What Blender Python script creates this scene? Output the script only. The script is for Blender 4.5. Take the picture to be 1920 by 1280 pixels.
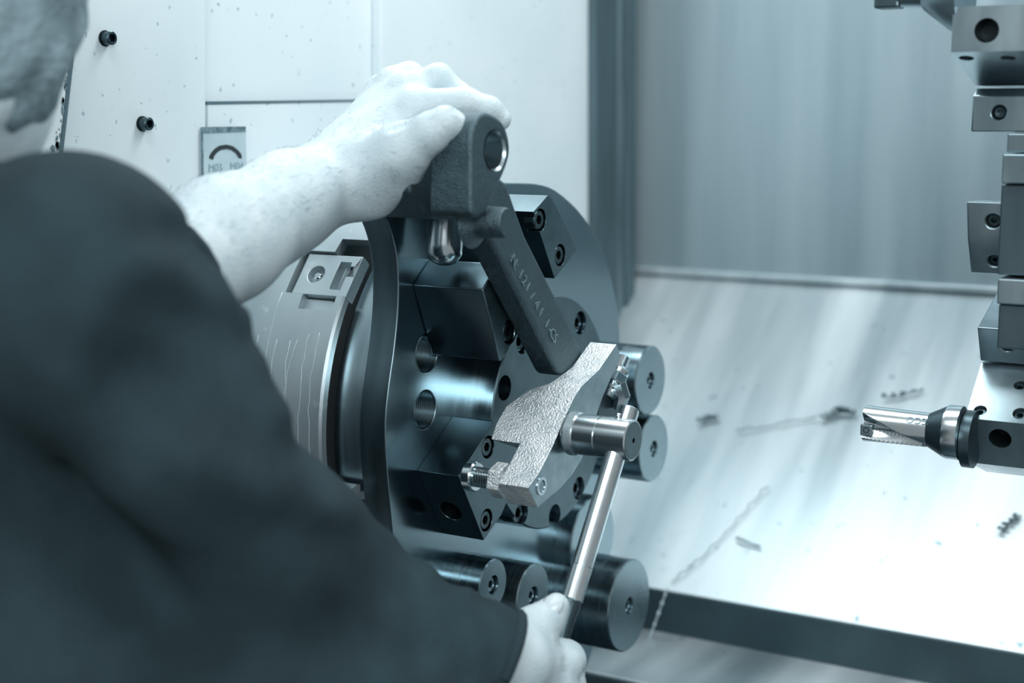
import bpy, bmesh, math, random
import numpy as np
from mathutils import Vector, Matrix

for o in list(bpy.data.objects):
    bpy.data.objects.remove(o, do_unlink=True)
scene = bpy.context.scene
COL = scene.collection
random.seed(7)
rng = np.random.default_rng(7)

# ------------------------------------------------------------------ camera
FPX = 2800.0                                   # focal length in pixels of a 1920 wide frame
PHI = math.radians(31); TH = math.radians(8.5)  # turn against the spindle, downward pitch
ZS = 1.05                                      # spindle height
AY = 0.02                                      # spindle line in Y
cR = np.array([math.cos(PHI), math.sin(PHI), 0.0])
cFh = np.array([-math.sin(PHI), math.cos(PHI), 0.0])
cF = cFh * math.cos(TH) - np.array([0, 0, 1.0]) * math.sin(TH)
cU = np.cross(cR, cF)
def ray(px, py): return cF + cR * (px - 960) / FPX - cU * (py - 640) / FPX
CAM = np.array([0, 0, ZS]) - ray(950, 772) * 1.38
cam_d = bpy.data.cameras.new('camera'); cam = bpy.data.objects.new('camera', cam_d); COL.objects.link(cam)
cam.matrix_world = Matrix(((cR[0], cU[0], -cF[0], CAM[0]), (cR[1], cU[1], -cF[1], CAM[1]),
                           (cR[2], cU[2], -cF[2], CAM[2]), (0, 0, 0, 1)))
cam_d.sensor_width = 36; cam_d.lens = FPX * 36 / 1920; cam_d.clip_start = 0.02
cam_d.dof.use_dof = True; cam_d.dof.focus_distance = 1.26; cam_d.dof.aperture_fstop = 3.6
scene.camera = cam

# ------------------------------------------------------------------ world, lamps, exposure
w = bpy.data.worlds.new('shop'); scene.world = w; w.use_nodes = True
w.node_tree.nodes['Background'].inputs[0].default_value = (0.92, 0.98, 1.0, 1)
w.node_tree.nodes['Background'].inputs[1].default_value = 0.33
def area(name, loc, target, sx, sy, power, col=(.93, .985, 1)):
    l = bpy.data.lights.new(name, 'AREA'); l.shape = 'RECTANGLE'; l.size = sx; l.size_y = sy
    l.energy = power; l.color = col
    o = bpy.data.objects.new(name, l); COL.objects.link(o); o.location = loc
    o.rotation_euler = (Vector(target) - Vector(loc)).to_track_quat('-Z', 'Y').to_euler()
    return o
area('machine_work_lamp', (0.15, 0.20, 2.05), (0.15, 0.2001, 0.9), 1.5, 0.30, 13.5)
area('shop_strip_light', (1.45, -2.10, 1.98), (0.0, 0.0, 1.08), 1.5, 0.45, 30)
area('shop_ceiling_light', (0.15, -1.25, 2.75), (0.0, 0.0, 1.0), 1.6, 0.5, 14)
scene.view_settings.view_transform = 'Standard'
scene.view_settings.look = 'None'
scene.view_settings.gamma = 1.0
scene.view_settings.use_curve_mapping = False
scene.view_settings.exposure = 0.13

# ------------------------------------------------------------------ photograph point -> place in the room
def V(a): return Vector((float(a[0]), float(a[1]), float(a[2])))
def at(px, py, d): return CAM + ray(px, py) * d
def onX(px, py, X): r = ray(px, py); return CAM + r * ((X - CAM[0]) / r[0])
def onY(px, py, Y): r = ray(px, py); return CAM + r * ((Y - CAM[1]) / r[1])
def onP(px, py, p0, n): r = ray(px, py); return CAM + r * (np.dot(np.array(p0) - CAM, n) / np.dot(r, n))
def yz(px, py, X): p = onX(px, py, X); return (p[1], p[2])
def depth(p): return float(np.dot(np.array(p) - CAM, cF))

# ------------------------------------------------------------------ materials
RAMP = [(0, (12, 19, 22)), (.2, (36, 50, 55)), (.4, (76, 101, 110)), (.6, (126, 153, 163)), (.8, (190, 206, 212)), (1, (250, 252, 252))]
def lin(c): return c / 12.92 if c <= 0.04045 else ((c + 0.055) / 1.055) ** 2.4
def duo(v):
    for (a, ca), (b, cb) in zip(RAMP, RAMP[1:]):
        if v <= b:
            t = (v - a) / (b - a)
            return tuple(lin((x + (y - x) * t) / 255) for x, y in zip(ca, cb)) + (1,)
    return (1, 1, 1, 1)
def duo_m(v):
    c = duo(v); g = .2126 * c[0] + .7152 * c[1] + .0722 * c[2]
    return tuple(x * .78 + g * .22 for x in c[:3]) + (1,)
def mat(name, v, metal=0.0, rough=0.5, var=0.0, vscale=40, vstretch=(1, 1, 1), bump=0.0, bscale=300, bstretch=(1, 1, 1),
        rvar=0.0, spec=0.5, spots=None, coat=0.0, rot=(0, 0, 0)):
    duo = duo_m if metal > .5 else globals()['duo']
    m = bpy.data.materials.new(name); m.use_nodes = True
    nt = m.node_tree; N = nt.nodes; L = nt.links; b = N['Principled BSDF']
    b.inputs['Metallic'].default_value = metal; b.inputs['Roughness'].default_value = rough
    b.inputs['Specular IOR Level'].default_value = spec; b.inputs['Coat Weight'].default_value = coat
    b.inputs['Base Color'].default_value = duo(v)
    tc = N.new('ShaderNodeTexCoord')
    def noise(scale, st, detail=4):
        mp = N.new('ShaderNodeMapping'); mp.inputs['Scale'].default_value = st; mp.inputs['Rotation'].default_value = rot
        n = N.new('ShaderNodeTexNoise'); n.inputs['Scale'].default_value = scale; n.inputs['Detail'].default_value = detail
        L.new(tc.outputs['Object'], mp.inputs[0]); L.new(mp.outputs[0], n.inputs['Vector'])
        return n
    col = None
    if var:
        n = noise(vscale, vstretch); r = N.new('ShaderNodeValToRGB'); L.new(n.outputs['Fac'], r.inputs[0])
        r.color_ramp.elements[0].position = .3; r.color_ramp.elements[1].position = .7
        r.color_ramp.elements[0].color = duo(max(0, v - var)); r.color_ramp.elements[1].color = duo(min(1, v + var))
        col = r.outputs[0]; L.new(col, b.inputs['Base Color'])
        if rvar:
            mr = N.new('ShaderNodeMapRange'); L.new(n.outputs['Fac'], mr.inputs[0])
            mr.inputs[1].default_value = .3; mr.inputs[2].default_value = .7
            mr.inputs[3].default_value = max(.03, rough - rvar); mr.inputs[4].default_value = rough + rvar
            L.new(mr.outputs[0], b.inputs['Roughness'])
    if spots:
        sv, sscale, thr = spots
        n = noise(sscale, (1, 1, 1), 2); r = N.new('ShaderNodeValToRGB'); L.new(n.outputs['Fac'], r.inputs[0])
        r.color_ramp.elements[0].position = thr; r.color_ramp.elements[1].position = thr + .03
        r.color_ramp.elements[0].color = (0, 0, 0, 1); r.color_ramp.elements[1].color = (1, 1, 1, 1)
        mx = N.new('ShaderNodeMix'); mx.data_type = 'RGBA'
        L.new(r.outputs[0], mx.inputs[0]); mx.inputs[7].default_value = duo(sv)
        if col: L.new(col, mx.inputs[6])
        else: mx.inputs[6].default_value = duo(v)
        L.new(mx.outputs[2], b.inputs['Base Color'])
    if bump:
        n = noise(bscale, bstretch, 3); bm_ = N.new('ShaderNodeBump'); bm_.inputs['Strength'].default_value = 1.0
        bm_.inputs['Distance'].default_value = bump
        L.new(n.outputs['Fac'], bm_.inputs['Height']); L.new(bm_.outputs[0], b.inputs['Normal'])
    return m
M = {}
M['paint'] = mat('white_machine_paint', .86, 0, .42, var=.02, vscale=6, spots=(.70, 130, .70))
M['paint2'] = mat('white_machine_paint_bare', .89, 0, .40, var=.02, vscale=9, spots=(.70, 120, .70))
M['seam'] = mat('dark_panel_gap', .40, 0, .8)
M['chip'] = mat('bare_primer', .45, 0, .7, var=.1, vscale=120)
M['rubber'] = mat('dark_rubber_strip', .31, 0, .6, var=.06, vscale=30, vstretch=(1, 1, .15))
M['rail'] = mat('grey_rail_steel', .52, .6, .45, var=.07, vscale=25, vstretch=(1, 1, .2))
M['stainless'] = mat('brushed_stainless_back', .63, .55, .42, var=.045, vscale=14, vstretch=(1, 1, .06), rvar=.05)
M['slope'] = mat('wet_stainless_slope', .75, .70, .43, var=.09, vscale=11, vstretch=(1, .12, .12), rvar=.12, spots=(.60, 60, .71))
M['dark_steel'] = mat('dark_fascia_steel', .30, .5, .45, var=.04, vscale=10)
M['ground'] = mat('ground_plate_steel', .58, 1, .20, var=.05, vscale=20, vstretch=(1, .3, .3), rvar=.06)
M['rim'] = mat('turned_rim_steel', .50, 1, .30, var=.06, vscale=60, vstretch=(1, .1, .1), rvar=.06)
M['chuck'] = mat('chuck_body_steel', .76, .7, .36, var=.05, vscale=14, vstretch=(1, .4, .4), rvar=.07, spots=(.82, 40, .66))
M['hub'] = mat('bright_turned_steel', .66, 1, .22, var=.05, vscale=120, vstretch=(1, .05, .05), rvar=.05)
M['block'] = mat('blackened_block_steel', .44, 1, .25, var=.02, vscale=35, rvar=.02)
M['blockend'] = mat('satin_block_steel', .44, 1, .36, var=.04, vscale=50, rvar=.05)
M['weight'] = mat('turned_weight_steel', .62, 1, .27, var=.03, vscale=160, vstretch=(1, .1, .1), rvar=.04)
M['screw'] = mat('black_oxide_screw', .34, 1, .32, var=.05, vscale=200)
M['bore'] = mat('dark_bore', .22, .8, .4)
M['thread'] = mat('threaded_bore', .42, 1, .3)
M['forged'] = mat('dark_forged_iron', .40, .95, .40, var=.025, vscale=220, bump=.0009, bscale=850, rvar=.10)
M['stamp'] = mat('raised_cast_character', .66, .9, .35)
M['bright'] = mat('bright_machined_steel', .82, 1, .18)
M['bored'] = mat('bored_eye_steel', .72, 1, .32)
M['cast'] = mat('rough_cast_clamp', .88, .70, .38, var=.06, vscale=70, bump=.0016, bscale=600, rvar=.10)
M['cut'] = mat('milled_clamp_face', .66, 1, .30, var=.04, vscale=80)
M['chrome'] = mat('satin_chrome', .84, 1, .25, var=.03, vscale=90, vstretch=(.2, 1, 1))
M['knurl'] = mat('knurled_chrome', .72, 1, .30, bump=.0012, bscale=1400)
M['tool'] = mat('tool_holder_steel', .62, .9, .34, var=.06, vscale=26, vstretch=(1, 1, .3), rvar=.08)
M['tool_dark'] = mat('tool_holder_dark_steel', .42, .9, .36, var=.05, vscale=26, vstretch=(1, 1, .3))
M['drill'] = mat('nickel_drill_steel', .84, 1, .22)
M['collar'] = mat('dark_collar_steel', .36, .9, .35)
M['skin'] = mat('pale_skin', .80, 0, .52, var=.03, vscale=55, bump=.0006, bscale=420, spec=.3)
M['nail'] = mat('finger_nail', .84, 0, .25, spec=.5)
M['hairm'] = mat('grey_hair', .50, 0, .65, var=.16, vscale=22, vstretch=(1, 1, .45), bump=.004, bscale=120)
M['armhair'] = mat('dark_arm_hair', .40, 0, .6)
M['cloth'] = mat('dark_knit_cloth', .24, 0, .92, var=.03, vscale=16, bump=.0012, bscale=700, spec=.15)
M['cuff'] = mat('ribbed_cuff_cloth', .24, 0, .9, bump=.001, bscale=600, spec=.15)
M['sign'] = mat('grey_sign_plate', .74, 0, .5, var=.03, vscale=30)
M['ink'] = mat('black_print', .14, 0, .6)
M['inkfaint'] = mat('faded_print', .62, 0, .6)
M['grime'] = mat('grime_edge', .45, 0, .8, var=.12, vscale=200)
M['coolant'] = mat('coolant_drop', .80, 0, .08, spec=.8)
M['drop'] = mat('clear_water_drop', 1.0, 0, .03)
M['drop'].node_tree.nodes['Principled BSDF'].inputs['Transmission Weight'].default_value = 1.0
M['drop'].node_tree.nodes['Principled BSDF'].inputs['IOR'].default_value = 1.33
M['swarf'] = mat('steel_swarf', .50, 1, .3)

# ------------------------------------------------------------------ object helpers
def tag(o, label=None, cat=None, group=None, kind=None):
    if label: o['label'] = label
    if cat: o['category'] = cat
    if group: o['group'] = group
    if kind: o['kind'] = kind
    return o
def thing(name, label, cat, loc, group=None):
    o = bpy.data.objects.new(name, None); COL.objects.link(o); o.location = V(loc); o.empty_display_size = .02
    return tag(o, label, cat, group)
def link(name, me, m, parent=None, smooth=None, bevel=0, seg=2, kind=None, label=None):
    """verts are world coordinates; the origin of the parent is subtracted"""
    o = bpy.data.objects.new(name, me); COL.objects.link(o)
    if m is not None and not me.materials: me.materials.append(m)
    if parent is not None:
        o.parent = parent
        off = Vector((0, 0, 0)); p = parent
        while p: off += p.location; p = p.parent
        o.location = -off
    if smooth is not None:
        for p in me.polygons: p.use_smooth = True
        if smooth > 0: me.set_sharp_from_angle(angle=math.radians(smooth))
    if bevel:
        b = o.modifiers.new('edge', 'BEVEL'); b.width = bevel; b.segments = seg; b.limit_method = 'ANGLE'; b.angle_limit = math.radians(32)
        b.harden_normals = False
    if kind: o['kind'] = kind
    if label: o['label'] = label
    return o
def mesh(name, vs, fs):
    me = bpy.data.meshes.new(name); me.from_pydata([tuple(map(float, v)) for v in vs], [], fs); me.update()
    bm = bmesh.new(); bm.from_mesh(me); bmesh.ops.recalc_face_normals(bm, faces=bm.faces); bm.to_mesh(me); bm.free()
    return me
def prism_pts(poly, off):
    n = len(poly); off = np.array(off)
    vs = [np.array(p) for p in poly] + [np.array(p) + off for p in poly]
    fs = [list(range(n))[::-1], [n + i for i in range(n)]] + [[i, (i + 1) % n, n + (i + 1) % n, n + i] for i in range(n)]
    return vs, fs
def prismX(name, px, X1, X0, m, parent=None, bevel=0.0008, seg=2, smooth=None):
    poly = [onX(a, b, X1) for a, b in px]
    vs, fs = prism_pts(poly, (X0 - X1, 0, 0))
    return link(name, mesh(name, vs, fs), m, parent, smooth, bevel, seg)
def prismYZ(name, pts, X1, X0, m, parent=None, bevel=0.0008, seg=2, smooth=None):
    vs, fs = prism_pts([(X1, y, z) for y, z in pts], (X0 - X1, 0, 0))
    return link(name, mesh(name, vs, fs), m, parent, smooth, bevel, seg)
def box(name, lo, hi, m, parent=None, bevel=0.0008):
    (x0, y0, z0), (x1, y1, z1) = lo, hi
    vs, fs = prism_pts([(x0, y0, z0), (x1, y0, z0), (x1, y1, z0), (x0, y1, z0)], (0, 0, z1 - z0))
    return link(name, mesh(name, vs, fs), m, parent, None, bevel)
def frame(ax):
    ax = np.array(ax, float); ax = ax / np.linalg.norm(ax)
    t = np.array([0, 0, 1.0]) if abs(ax[2]) < .9 else np.array([0, 1.0, 0])
    u = np.cross(ax, t); u /= np.linalg.norm(u); v = np.cross(ax, u)
    return ax, u, v
def lathe_data(o, ax, prof, seg=48, closed=True):
    """prof: list of (distance along axis, radius); radius 0 ends close"""
    ax, u, v = frame(ax); o = np.array(o, float)
    vs = []; rings = []
    for t, r in prof:
        if r <= 1e-9: rings.append([len(vs)]); vs.append(o + ax * t)
        else:
            rings.append(list(range(len(vs), len(vs) + seg)))
            for k in range(seg):
                a = 2 * math.pi * k / seg; vs.append(o + ax * t + (u * math.cos(a) + v * math.sin(a)) * r)
    fs = []
    for A, B in zip(rings, rings[1:]):
        for k in range(seg):
            k2 = (k + 1) % seg
            if len(A) == 1 and len(B) == 1: continue
            if len(A) == 1: fs.append([A[0], B[k2], B[k]])
            elif len(B) == 1: fs.append([A[k], A[k2], B[0]])
            else: fs.append([A[k], A[k2], B[k2], B[k]])
    return vs, fs
def lathe(name, o, ax, prof, m, parent=None, seg=48, sharp=30, bevel=0, label=None):
    vs, fs = lathe_data(o, ax, prof, seg)
    return link(name, mesh(name, vs, fs), m, parent, sharp, bevel, label=label)
def cyl_prof(L, r, c=.0008): return [(0, 0), (0, r - c), (c, r), (L - c, r), (L, r - c), (L, 0)]
def cut(o, cutters):
    """boolean difference with cylinders [(point, axis, radius, length)] and ready (verts, faces)"""
    vs = []; fs = []
    for c in cutters:
        if len(c) == 2: a, b = c
        else:
            p, ax, r, L = c; a, b = lathe_data(np.array(p), ax, [(0, 0), (0, r), (L, r), (L, 0)], 32 if r < .05 else 96)
        k = len(vs); vs += list(a); fs += [[i + k for i in f] for f in b]
    me = mesh('cutter', vs, fs); c = bpy.data.objects.new('cutter', me); COL.objects.link(c)
    off = Vector((0, 0, 0)); p = o.parent
    mods = [(md.width, md.segments) for md in o.modifiers if md.type == 'BEVEL']
    for md in list(o.modifiers): o.modifiers.remove(md)
    bpy.context.view_layer.update()
    b = o.modifiers.new('cut', 'BOOLEAN'); b.object = c; b.operation = 'DIFFERENCE'; b.solver = 'EXACT'; b.use_self = True
    bpy.context.view_layer.update()
    dg = bpy.context.evaluated_depsgraph_get(); ev = o.evaluated_get(dg)
    nm = bpy.data.meshes.new_from_object(ev); nm.name = o.data.name
    o.modifiers.clear(); o.data = nm
    bpy.data.objects.remove(c, do_unlink=True)
    for wd, sg in mods:
        b = o.modifiers.new('edge', 'BEVEL'); b.width = wd; b.segments = sg; b.limit_method = 'ANGLE'; b.angle_limit = math.radians(32)
    nm.polygons.foreach_set('use_smooth', [True] * len(nm.polygons)); nm.set_sharp_from_angle(angle=math.radians(25))
    return o
def hex_screw(parent, p, ax, r, sink=0.0, m=None, h=None, name='cap_screw', hexr=.52):
    """socket cap screw whose top face centre is p, outward axis ax"""
    ax, u, v = frame(ax); p = np.array(p, float) - ax * sink; seg = 24; h = h or r * 1.0
    vs = []; rings = []
    def ring(t, fr):
        rings.append(len(vs))
        for k in range(seg):
            a = 2 * math.pi * k / seg; rr = fr(a); vs.append(p + ax * t + (u * math.cos(a) + v * math.sin(a)) * rr)
    hx = lambda a: r * hexr * math.cos(math.pi / 6) / math.cos((a % (math.pi / 3)) - math.pi / 6)
    ring(-h, lambda a: r); ring(-r * .12, lambda a: r); ring(0, lambda a: r * .88); ring(0, lambda a: r * .70)
    ring(-.0002, hx); ring(-r * .75, hx)
    fs = []
    for A, B in zip(rings, rings[1:]):
        for k in range(seg): fs.append([A + k, A + (k + 1) % seg, B + (k + 1) % seg, B + k])
    fs.append([rings[-1] + k for k in range(seg)]); fs.append([rings[0] + k for k in range(seg)][::-1])
    return link(name, mesh(name, vs, fs), m or M['screw'], parent, 28)
def tube(pts, rads, seg=10, cap=True):
    vs = []; fs = []; n = len(pts); pts = [np.array(p, float) for p in pts]; pu = None
    for i, p in enumerate(pts):
        d = pts[min(i + 1, n - 1)] - pts[max(i - 1, 0)]; d /= np.linalg.norm(d) + 1e-12
        if pu is None: _, u, v = frame(d)
        else: u = pu - d * np.dot(pu, d); u /= np.linalg.norm(u); v = np.cross(d, u)
        pu = u; r = rads[i] if hasattr(rads, '__len__') else rads
        for k in range(seg):
            a = 2 * math.pi * k / seg; vs.append(p + (u * math.cos(a) + v * math.sin(a)) * r)
    for i in range(n - 1):
        for k in range(seg): fs.append([i * seg + k, i * seg + (k + 1) % seg, (i + 1) * seg + (k + 1) % seg, (i + 1) * seg + k])
    if cap: fs += [[k for k in range(seg)][::-1], [(n - 1) * seg + k for k in range(seg)]]
    return vs, fs
def text_mesh(body, size, depth_):
    c = bpy.data.curves.new('lettering', 'FONT'); c.body = body; c.size = size; c.extrude = depth_; c.align_x = 'CENTER'; c.align_y = 'CENTER'; c.resolution_u = 3
    o = bpy.data.objects.new('lettering', c); COL.objects.link(o); bpy.context.view_layer.update()
    me = bpy.data.meshes.new_from_object(o.evaluated_get(bpy.context.evaluated_depsgraph_get()))
    bpy.data.objects.remove(o, do_unlink=True); bpy.data.curves.remove(c)
    return me
def place_text(name, body, size, depth_, p, right, up, m, parent):
    me = text_mesh(body, size, depth_); right = np.array(right) / np.linalg.norm(right); up = np.array(up) / np.linalg.norm(up); nrm = np.cross(right, up)
    for v in me.vertices:
        c = np.array(p) + right * v.co[0] + up * v.co[1] + nrm * v.co[2]; v.co = V(c)
    me.materials.clear()
    return link(name, me, m, parent)

# ================================================================== SETTING
XW = -0.26
def wall_panel(name, pxs, x1, x0, m, bevel=.0015):
    return tag(prismX(name, pxs, x1, x0, m, None, bevel), kind='structure')
# headstock end wall: backing, cover plates
bk = wall_panel('wall_headstock', [(-500, -400), (1125, -400), (1125, 1500), (-500, 1500)], XW - .012, XW - .05, M['paint'])
wall_panel('trim_1', [(132, -400), (386, -400), (386, 1500), (80, 1500), (117, 290), (150, 0)], XW, XW - .012, M['paint'])
wall_panel('trim_2', [(390, 196), (711, 190), (711, 1500), (388, 1500)], XW - .006, XW - .012, M['paint'], .0003)
tag(prismX('trim_11', [(389, 190), (711, 186), (711, 190), (389, 196)], XW - .0055, XW - .012, M['seam'], None, 0), kind='structure')
wall_panel('trim_3', [(714, -400), (1117, -400), (1117, 1500), (714, 1500)], XW, XW - .012, M['paint'])
wall_panel('trim_4', [(-500, -400), (190, -400), (144, 0), (112, 290), (75, 1500), (-500, 1500)], XW + .010, XW - .012, M['paint2'])
# bare chips along the painted edge
vs = []; fs = []
for i in range(46):
    t = random.random(); px = 146 - 32 * t - abs(random.gauss(0, 7)); py = 290 * t
    c = onX(px, py, XW + .0103); n = random.randint(5, 7); k = len(vs); r = random.uniform(.0006, .0028)
    for j in range(n):
        a = 2 * math.pi * j / n; q = r * random.uniform(.5, 1.2); vs.append(c + np.array([0, math.cos(a) * q, math.sin(a) * q * random.uniform(1, 2.4)]))
    fs.append([k + j for j in range(n)])
prismX('edge_gap_shadow', [(145, 0), (151, 0), (118, 290), (112, 290)], XW + .0106, XW + .0095, M['seam'], bpy.data.objects['trim_4'], 0)  # thin dark strip painting the gap's shadow along the panel edge
link('paint_chips', mesh('paint_chips', vs, fs), M['chip'], bpy.data.objects['trim_4'], kind='stuff')
# corner strips between end wall and back wall
YB = yz(1192, 400, XW)[0] + .01
tag(prismX('trim_5', [(1117, -400), (1160, -400), (1158, 1000), (1117, 1000)], XW + .012, XW - .03, M['rubber'], None, .002), kind='structure')
tag(prismX('trim_6', [(1161, -400), (1179, -400), (1174, 1000), (1159, 1000)], XW + .006, XW - .03, M['rail'], None, .002), kind='structure')
tag(prismX('trim_7', [(1180, -400), (1196, -400), (1189, 1000), (1176, 1000)], XW + .012, XW - .03, M['rubber'], None, .002), kind='structure')
pz = onY(1183, 498, YB); ZT = pz[2]
tag(box('wall_back', (XW - .05, YB, 0.6), (1.25, YB + .02, 2.1), M['stainless']), kind='structure')
# slope: from the foot of the back wall down towards the door
sl = 0.80
Z0 = onY(1200, 506, YB)[2]
best = min(np.linspace(.15, .6, 200), key=lambda Y: abs(onY(1500, 1157, Y)[2] - (Z0 - sl * (YB - Y))))
YL = float(best); ZL = Z0 - sl * (YB - YL)
SN = np.array([0, -sl, 1.0]); SN /= np.linalg.norm(SN); SP = np.array([0, YB, Z0])
vs, fs = prism_pts([(XW - .03, YB + .005, Z0), (XW - .03, YL, ZL), (XW - .03, YL, ZL - .012), (XW - .03, YB + .005, Z0 - .012)], (1.45, 0, 0))
tag(link('floor_slope', mesh('floor_slope', vs, fs), M['slope'], None, None, .003), kind='structure')
tag(box('trim_8', (XW - .03, YB - .010, Z0 - .004), (1.2, YB + .004, Z0 + .005), M['slope'], None, .0015), kind='structure')
ZF = onY(1500, 1232, YL)[2]
tag(box('trim_9', (XW - .03, YL - .004, ZF), (1.2, YL + .004, ZL + .002), M['dark_steel']), kind='structure')
tag(box('floor_ledge', (XW - .03, YL - .16, ZF - .012), (1.2, YL + .004, ZF), M['slope'], None, .003), kind='structure')
tag(box('trim_10', (XW - .03, YL - .164, ZF - .20), (1.2, YL - .156, ZF - .002), M['dark_steel']), kind='structure')
tag(box('floor_trough', (XW - .03, -.6, ZF - .22), (1.2, YL + .0, ZF - .20), M['dark_steel']), kind='structure')

# wall bolts
for i, (px, py) in enumerate(((196, 72), (266, 232))):
    p = onX(px, py, XW)
    t = thing('wall_bolt', ['socket head bolt high on the white end wall', 'socket head bolt lower on the white end wall, nearer the arrow plate'][i], 'bolt', p, 'bolts on the white end wall')
    lathe('washer', p, (1, 0, 0), [(0, 0), (0, .0068), (.0015, .0068), (.0015, 0)], M['bore'], t, 24)
    hex_screw(t, p + np.array([.0095, 0, 0]), (1, 0, 0), .0058, 0, M['screw'], .009, 'bolt_head', .66)
# arrow plate
p = onX(420, 300, XW)
t = thing('direction_plate', 'small grey plate with a black curved arrow on the white wall', 'sign', p)
prismX('plate', [(379, 239), (461, 238), (463, 352), (380, 358)], XW + .0025, XW - .002, M['sign'], t, .0004)
prismX('grimy_edge', [(378, 238), (461, 237), (461, 247), (378, 250)], XW + .0029, XW + .002, M['grime'], t, 0)
prismX('grimy_edge', [(378, 250), (381, 250), (383, 358), (379, 358)], XW + .0029, XW + .002, M['grime'], t, 0)
arc = [(393, 293), (397, 286), (403, 279), (412, 273), (425, 271), (437, 274), (446, 281), (452, 288), (454, 295)]
inn = [(448, 296), (445, 290), (440, 285), (434, 281), (425, 279), (414, 281), (407, 286), (402, 292), (400, 299)]
prismX('arrow', [(393, 297)] + arc + [(453, 297)] + inn, XW + .0031, XW + .0022, M['ink'], t, 0)
for s, q in (('M03', (404, 315)), ('M04', (444, 312))):
    place_text('lettering', s, .011, .0002, onX(*q, XW + .0028), (0, 1, 0), (0, 0, 1), M['inkfaint'], t)

# ================================================================== CHUCK
XC = -0.060
RC = AY - yz(600, 815, XC)[0]
t = thing('lathe_chuck', 'large round steel lathe chuck behind the fixture plate', 'chuck', (XC, AY, ZS))
body = lathe('body', (XW - .011, AY, ZS), (1, 0, 0), [(0, 0), (0, RC - .003), (.003, RC), (XC - XW + .009, RC), (XC - XW + .011, RC - .002), (XC - XW + .011, RC - .008), (XC - XW - .035, RC - .010), (XC - XW - .035, 0)], M['chuck'], t, 128)
# jaw slot seen on the near upper side of the chuck
pc = onX(632, 545, XC - .035); ang = math.atan2(pc[2] - ZS, -(pc[1] - AY))
er = np.array([0, -math.cos(ang), math.sin(ang)]); et = np.array([0, math.sin(ang), math.cos(ang)])  # radial, upward tangent
def obox(c, hx, ht, hr):
    c = np.array(c); ex = np.array([1.0, 0, 0])
    q = [c + ex * a * hx + et * b * ht - er * hr for a, b in ((-1, -1), (1, -1), (1, 1), (-1, 1))]
    return prism_pts(q, er * 2 * hr)
axc = np.array([0, AY, ZS])
S = axc + er * RC + np.array([XC, 0, 0])
cut(body, [obox(S + np.array([-.018, 0, 0]), .045, .022, .016), obox(S + np.array([-.005, 0, 0]) + et * .025, .025, .012, .016),
           obox(S + np.array([-.026, 0, 0]) - et * .026, .018, .010, .010)])
body.data.materials.append(M['bore'])  # dark second material meant to paint shade into the front recess
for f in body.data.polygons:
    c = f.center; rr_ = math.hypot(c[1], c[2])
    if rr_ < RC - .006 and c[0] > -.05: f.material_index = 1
sv = []; sf = []
for i in range(11):
    x0_ = XC - .012 - .011 * i + random.uniform(-.003, .003); a0_ = random.uniform(18, 34); a1_ = random.uniform(-42, -18); P_ = []; xx = x0_
    for j in range(26):
        a_ = math.radians(a0_ + (a1_ - a0_) * j / 25); xx += random.gauss(0, .0008)
        P_.append((xx, AY - math.cos(a_) * RC, ZS + math.sin(a_) * RC))
    q1, q2 = tube(P_, .00038, 5); k_ = len(sv); sv += q1; sf += [[n_ + k_ for n_ in f_] for f_ in q2]
link('coolant_rivulets', mesh('coolant_rivulets', sv, sf), M['coolant'], t, 0, kind='stuff')
ins = obox(S + np.array([-.030, 0, 0]) - er * .010, .029, .0205, .006)
pl = link('slot_plate', mesh('slot_plate', *ins), M['chuck'], t, None, .001)
sp = S + np.array([-.030, 0, 0]) - er * .004
cut(pl, [(sp + np.array([-.012, 0, 0]) - er * .008, er, .0085, .02), obox(sp + np.array([.014, 0, 0]), .006, .014, .01), obox(sp + np.array([.022, 0, 0]) + et * .005, .006, .005, .01)])
lathe('slot_pin', sp + np.array([-.012, 0, 0]) - er * .009, er, cyl_prof(.007, .0035), M['bright'], t, 20)
# jaws between chuck and plate
def ring_sector(name, r0, r1, a0, a1, x0, x1, m, parent, n=40, bevel=.001):
    P = []
    for i in range(n + 1):
        a = math.radians(a0 + (a1 - a0) * i / n); P.append((AY - math.cos(a) * r1, ZS + math.sin(a) * r1))
    for i in range(n, -1, -1):
        a = math.radians(a0 + (a1 - a0) * i / n); P.append((AY - math.cos(a) * r0, ZS + math.sin(a) * r0))
    return prismYZ(name, P, x1, x0, m, parent, bevel, smooth=25)
RJ = AY - yz(633, 800, -.055)[0]
for a in (-14, 106, 226):
    ring_sector('soft_jaw', .087, RJ, a, a + 106, -.0590, -.0265, M['hub'], t)
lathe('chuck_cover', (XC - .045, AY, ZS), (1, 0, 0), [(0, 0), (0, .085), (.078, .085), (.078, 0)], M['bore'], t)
p = np.array([-.0575 + .012, AY - RJ * .93, ZS - RJ * .33]); 
prismX('jaw_nut', [(640, 932), (668, 908), (676, 908), (676, 940), (640, 934)], -.030, -.062, M['chuck'], t)

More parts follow.
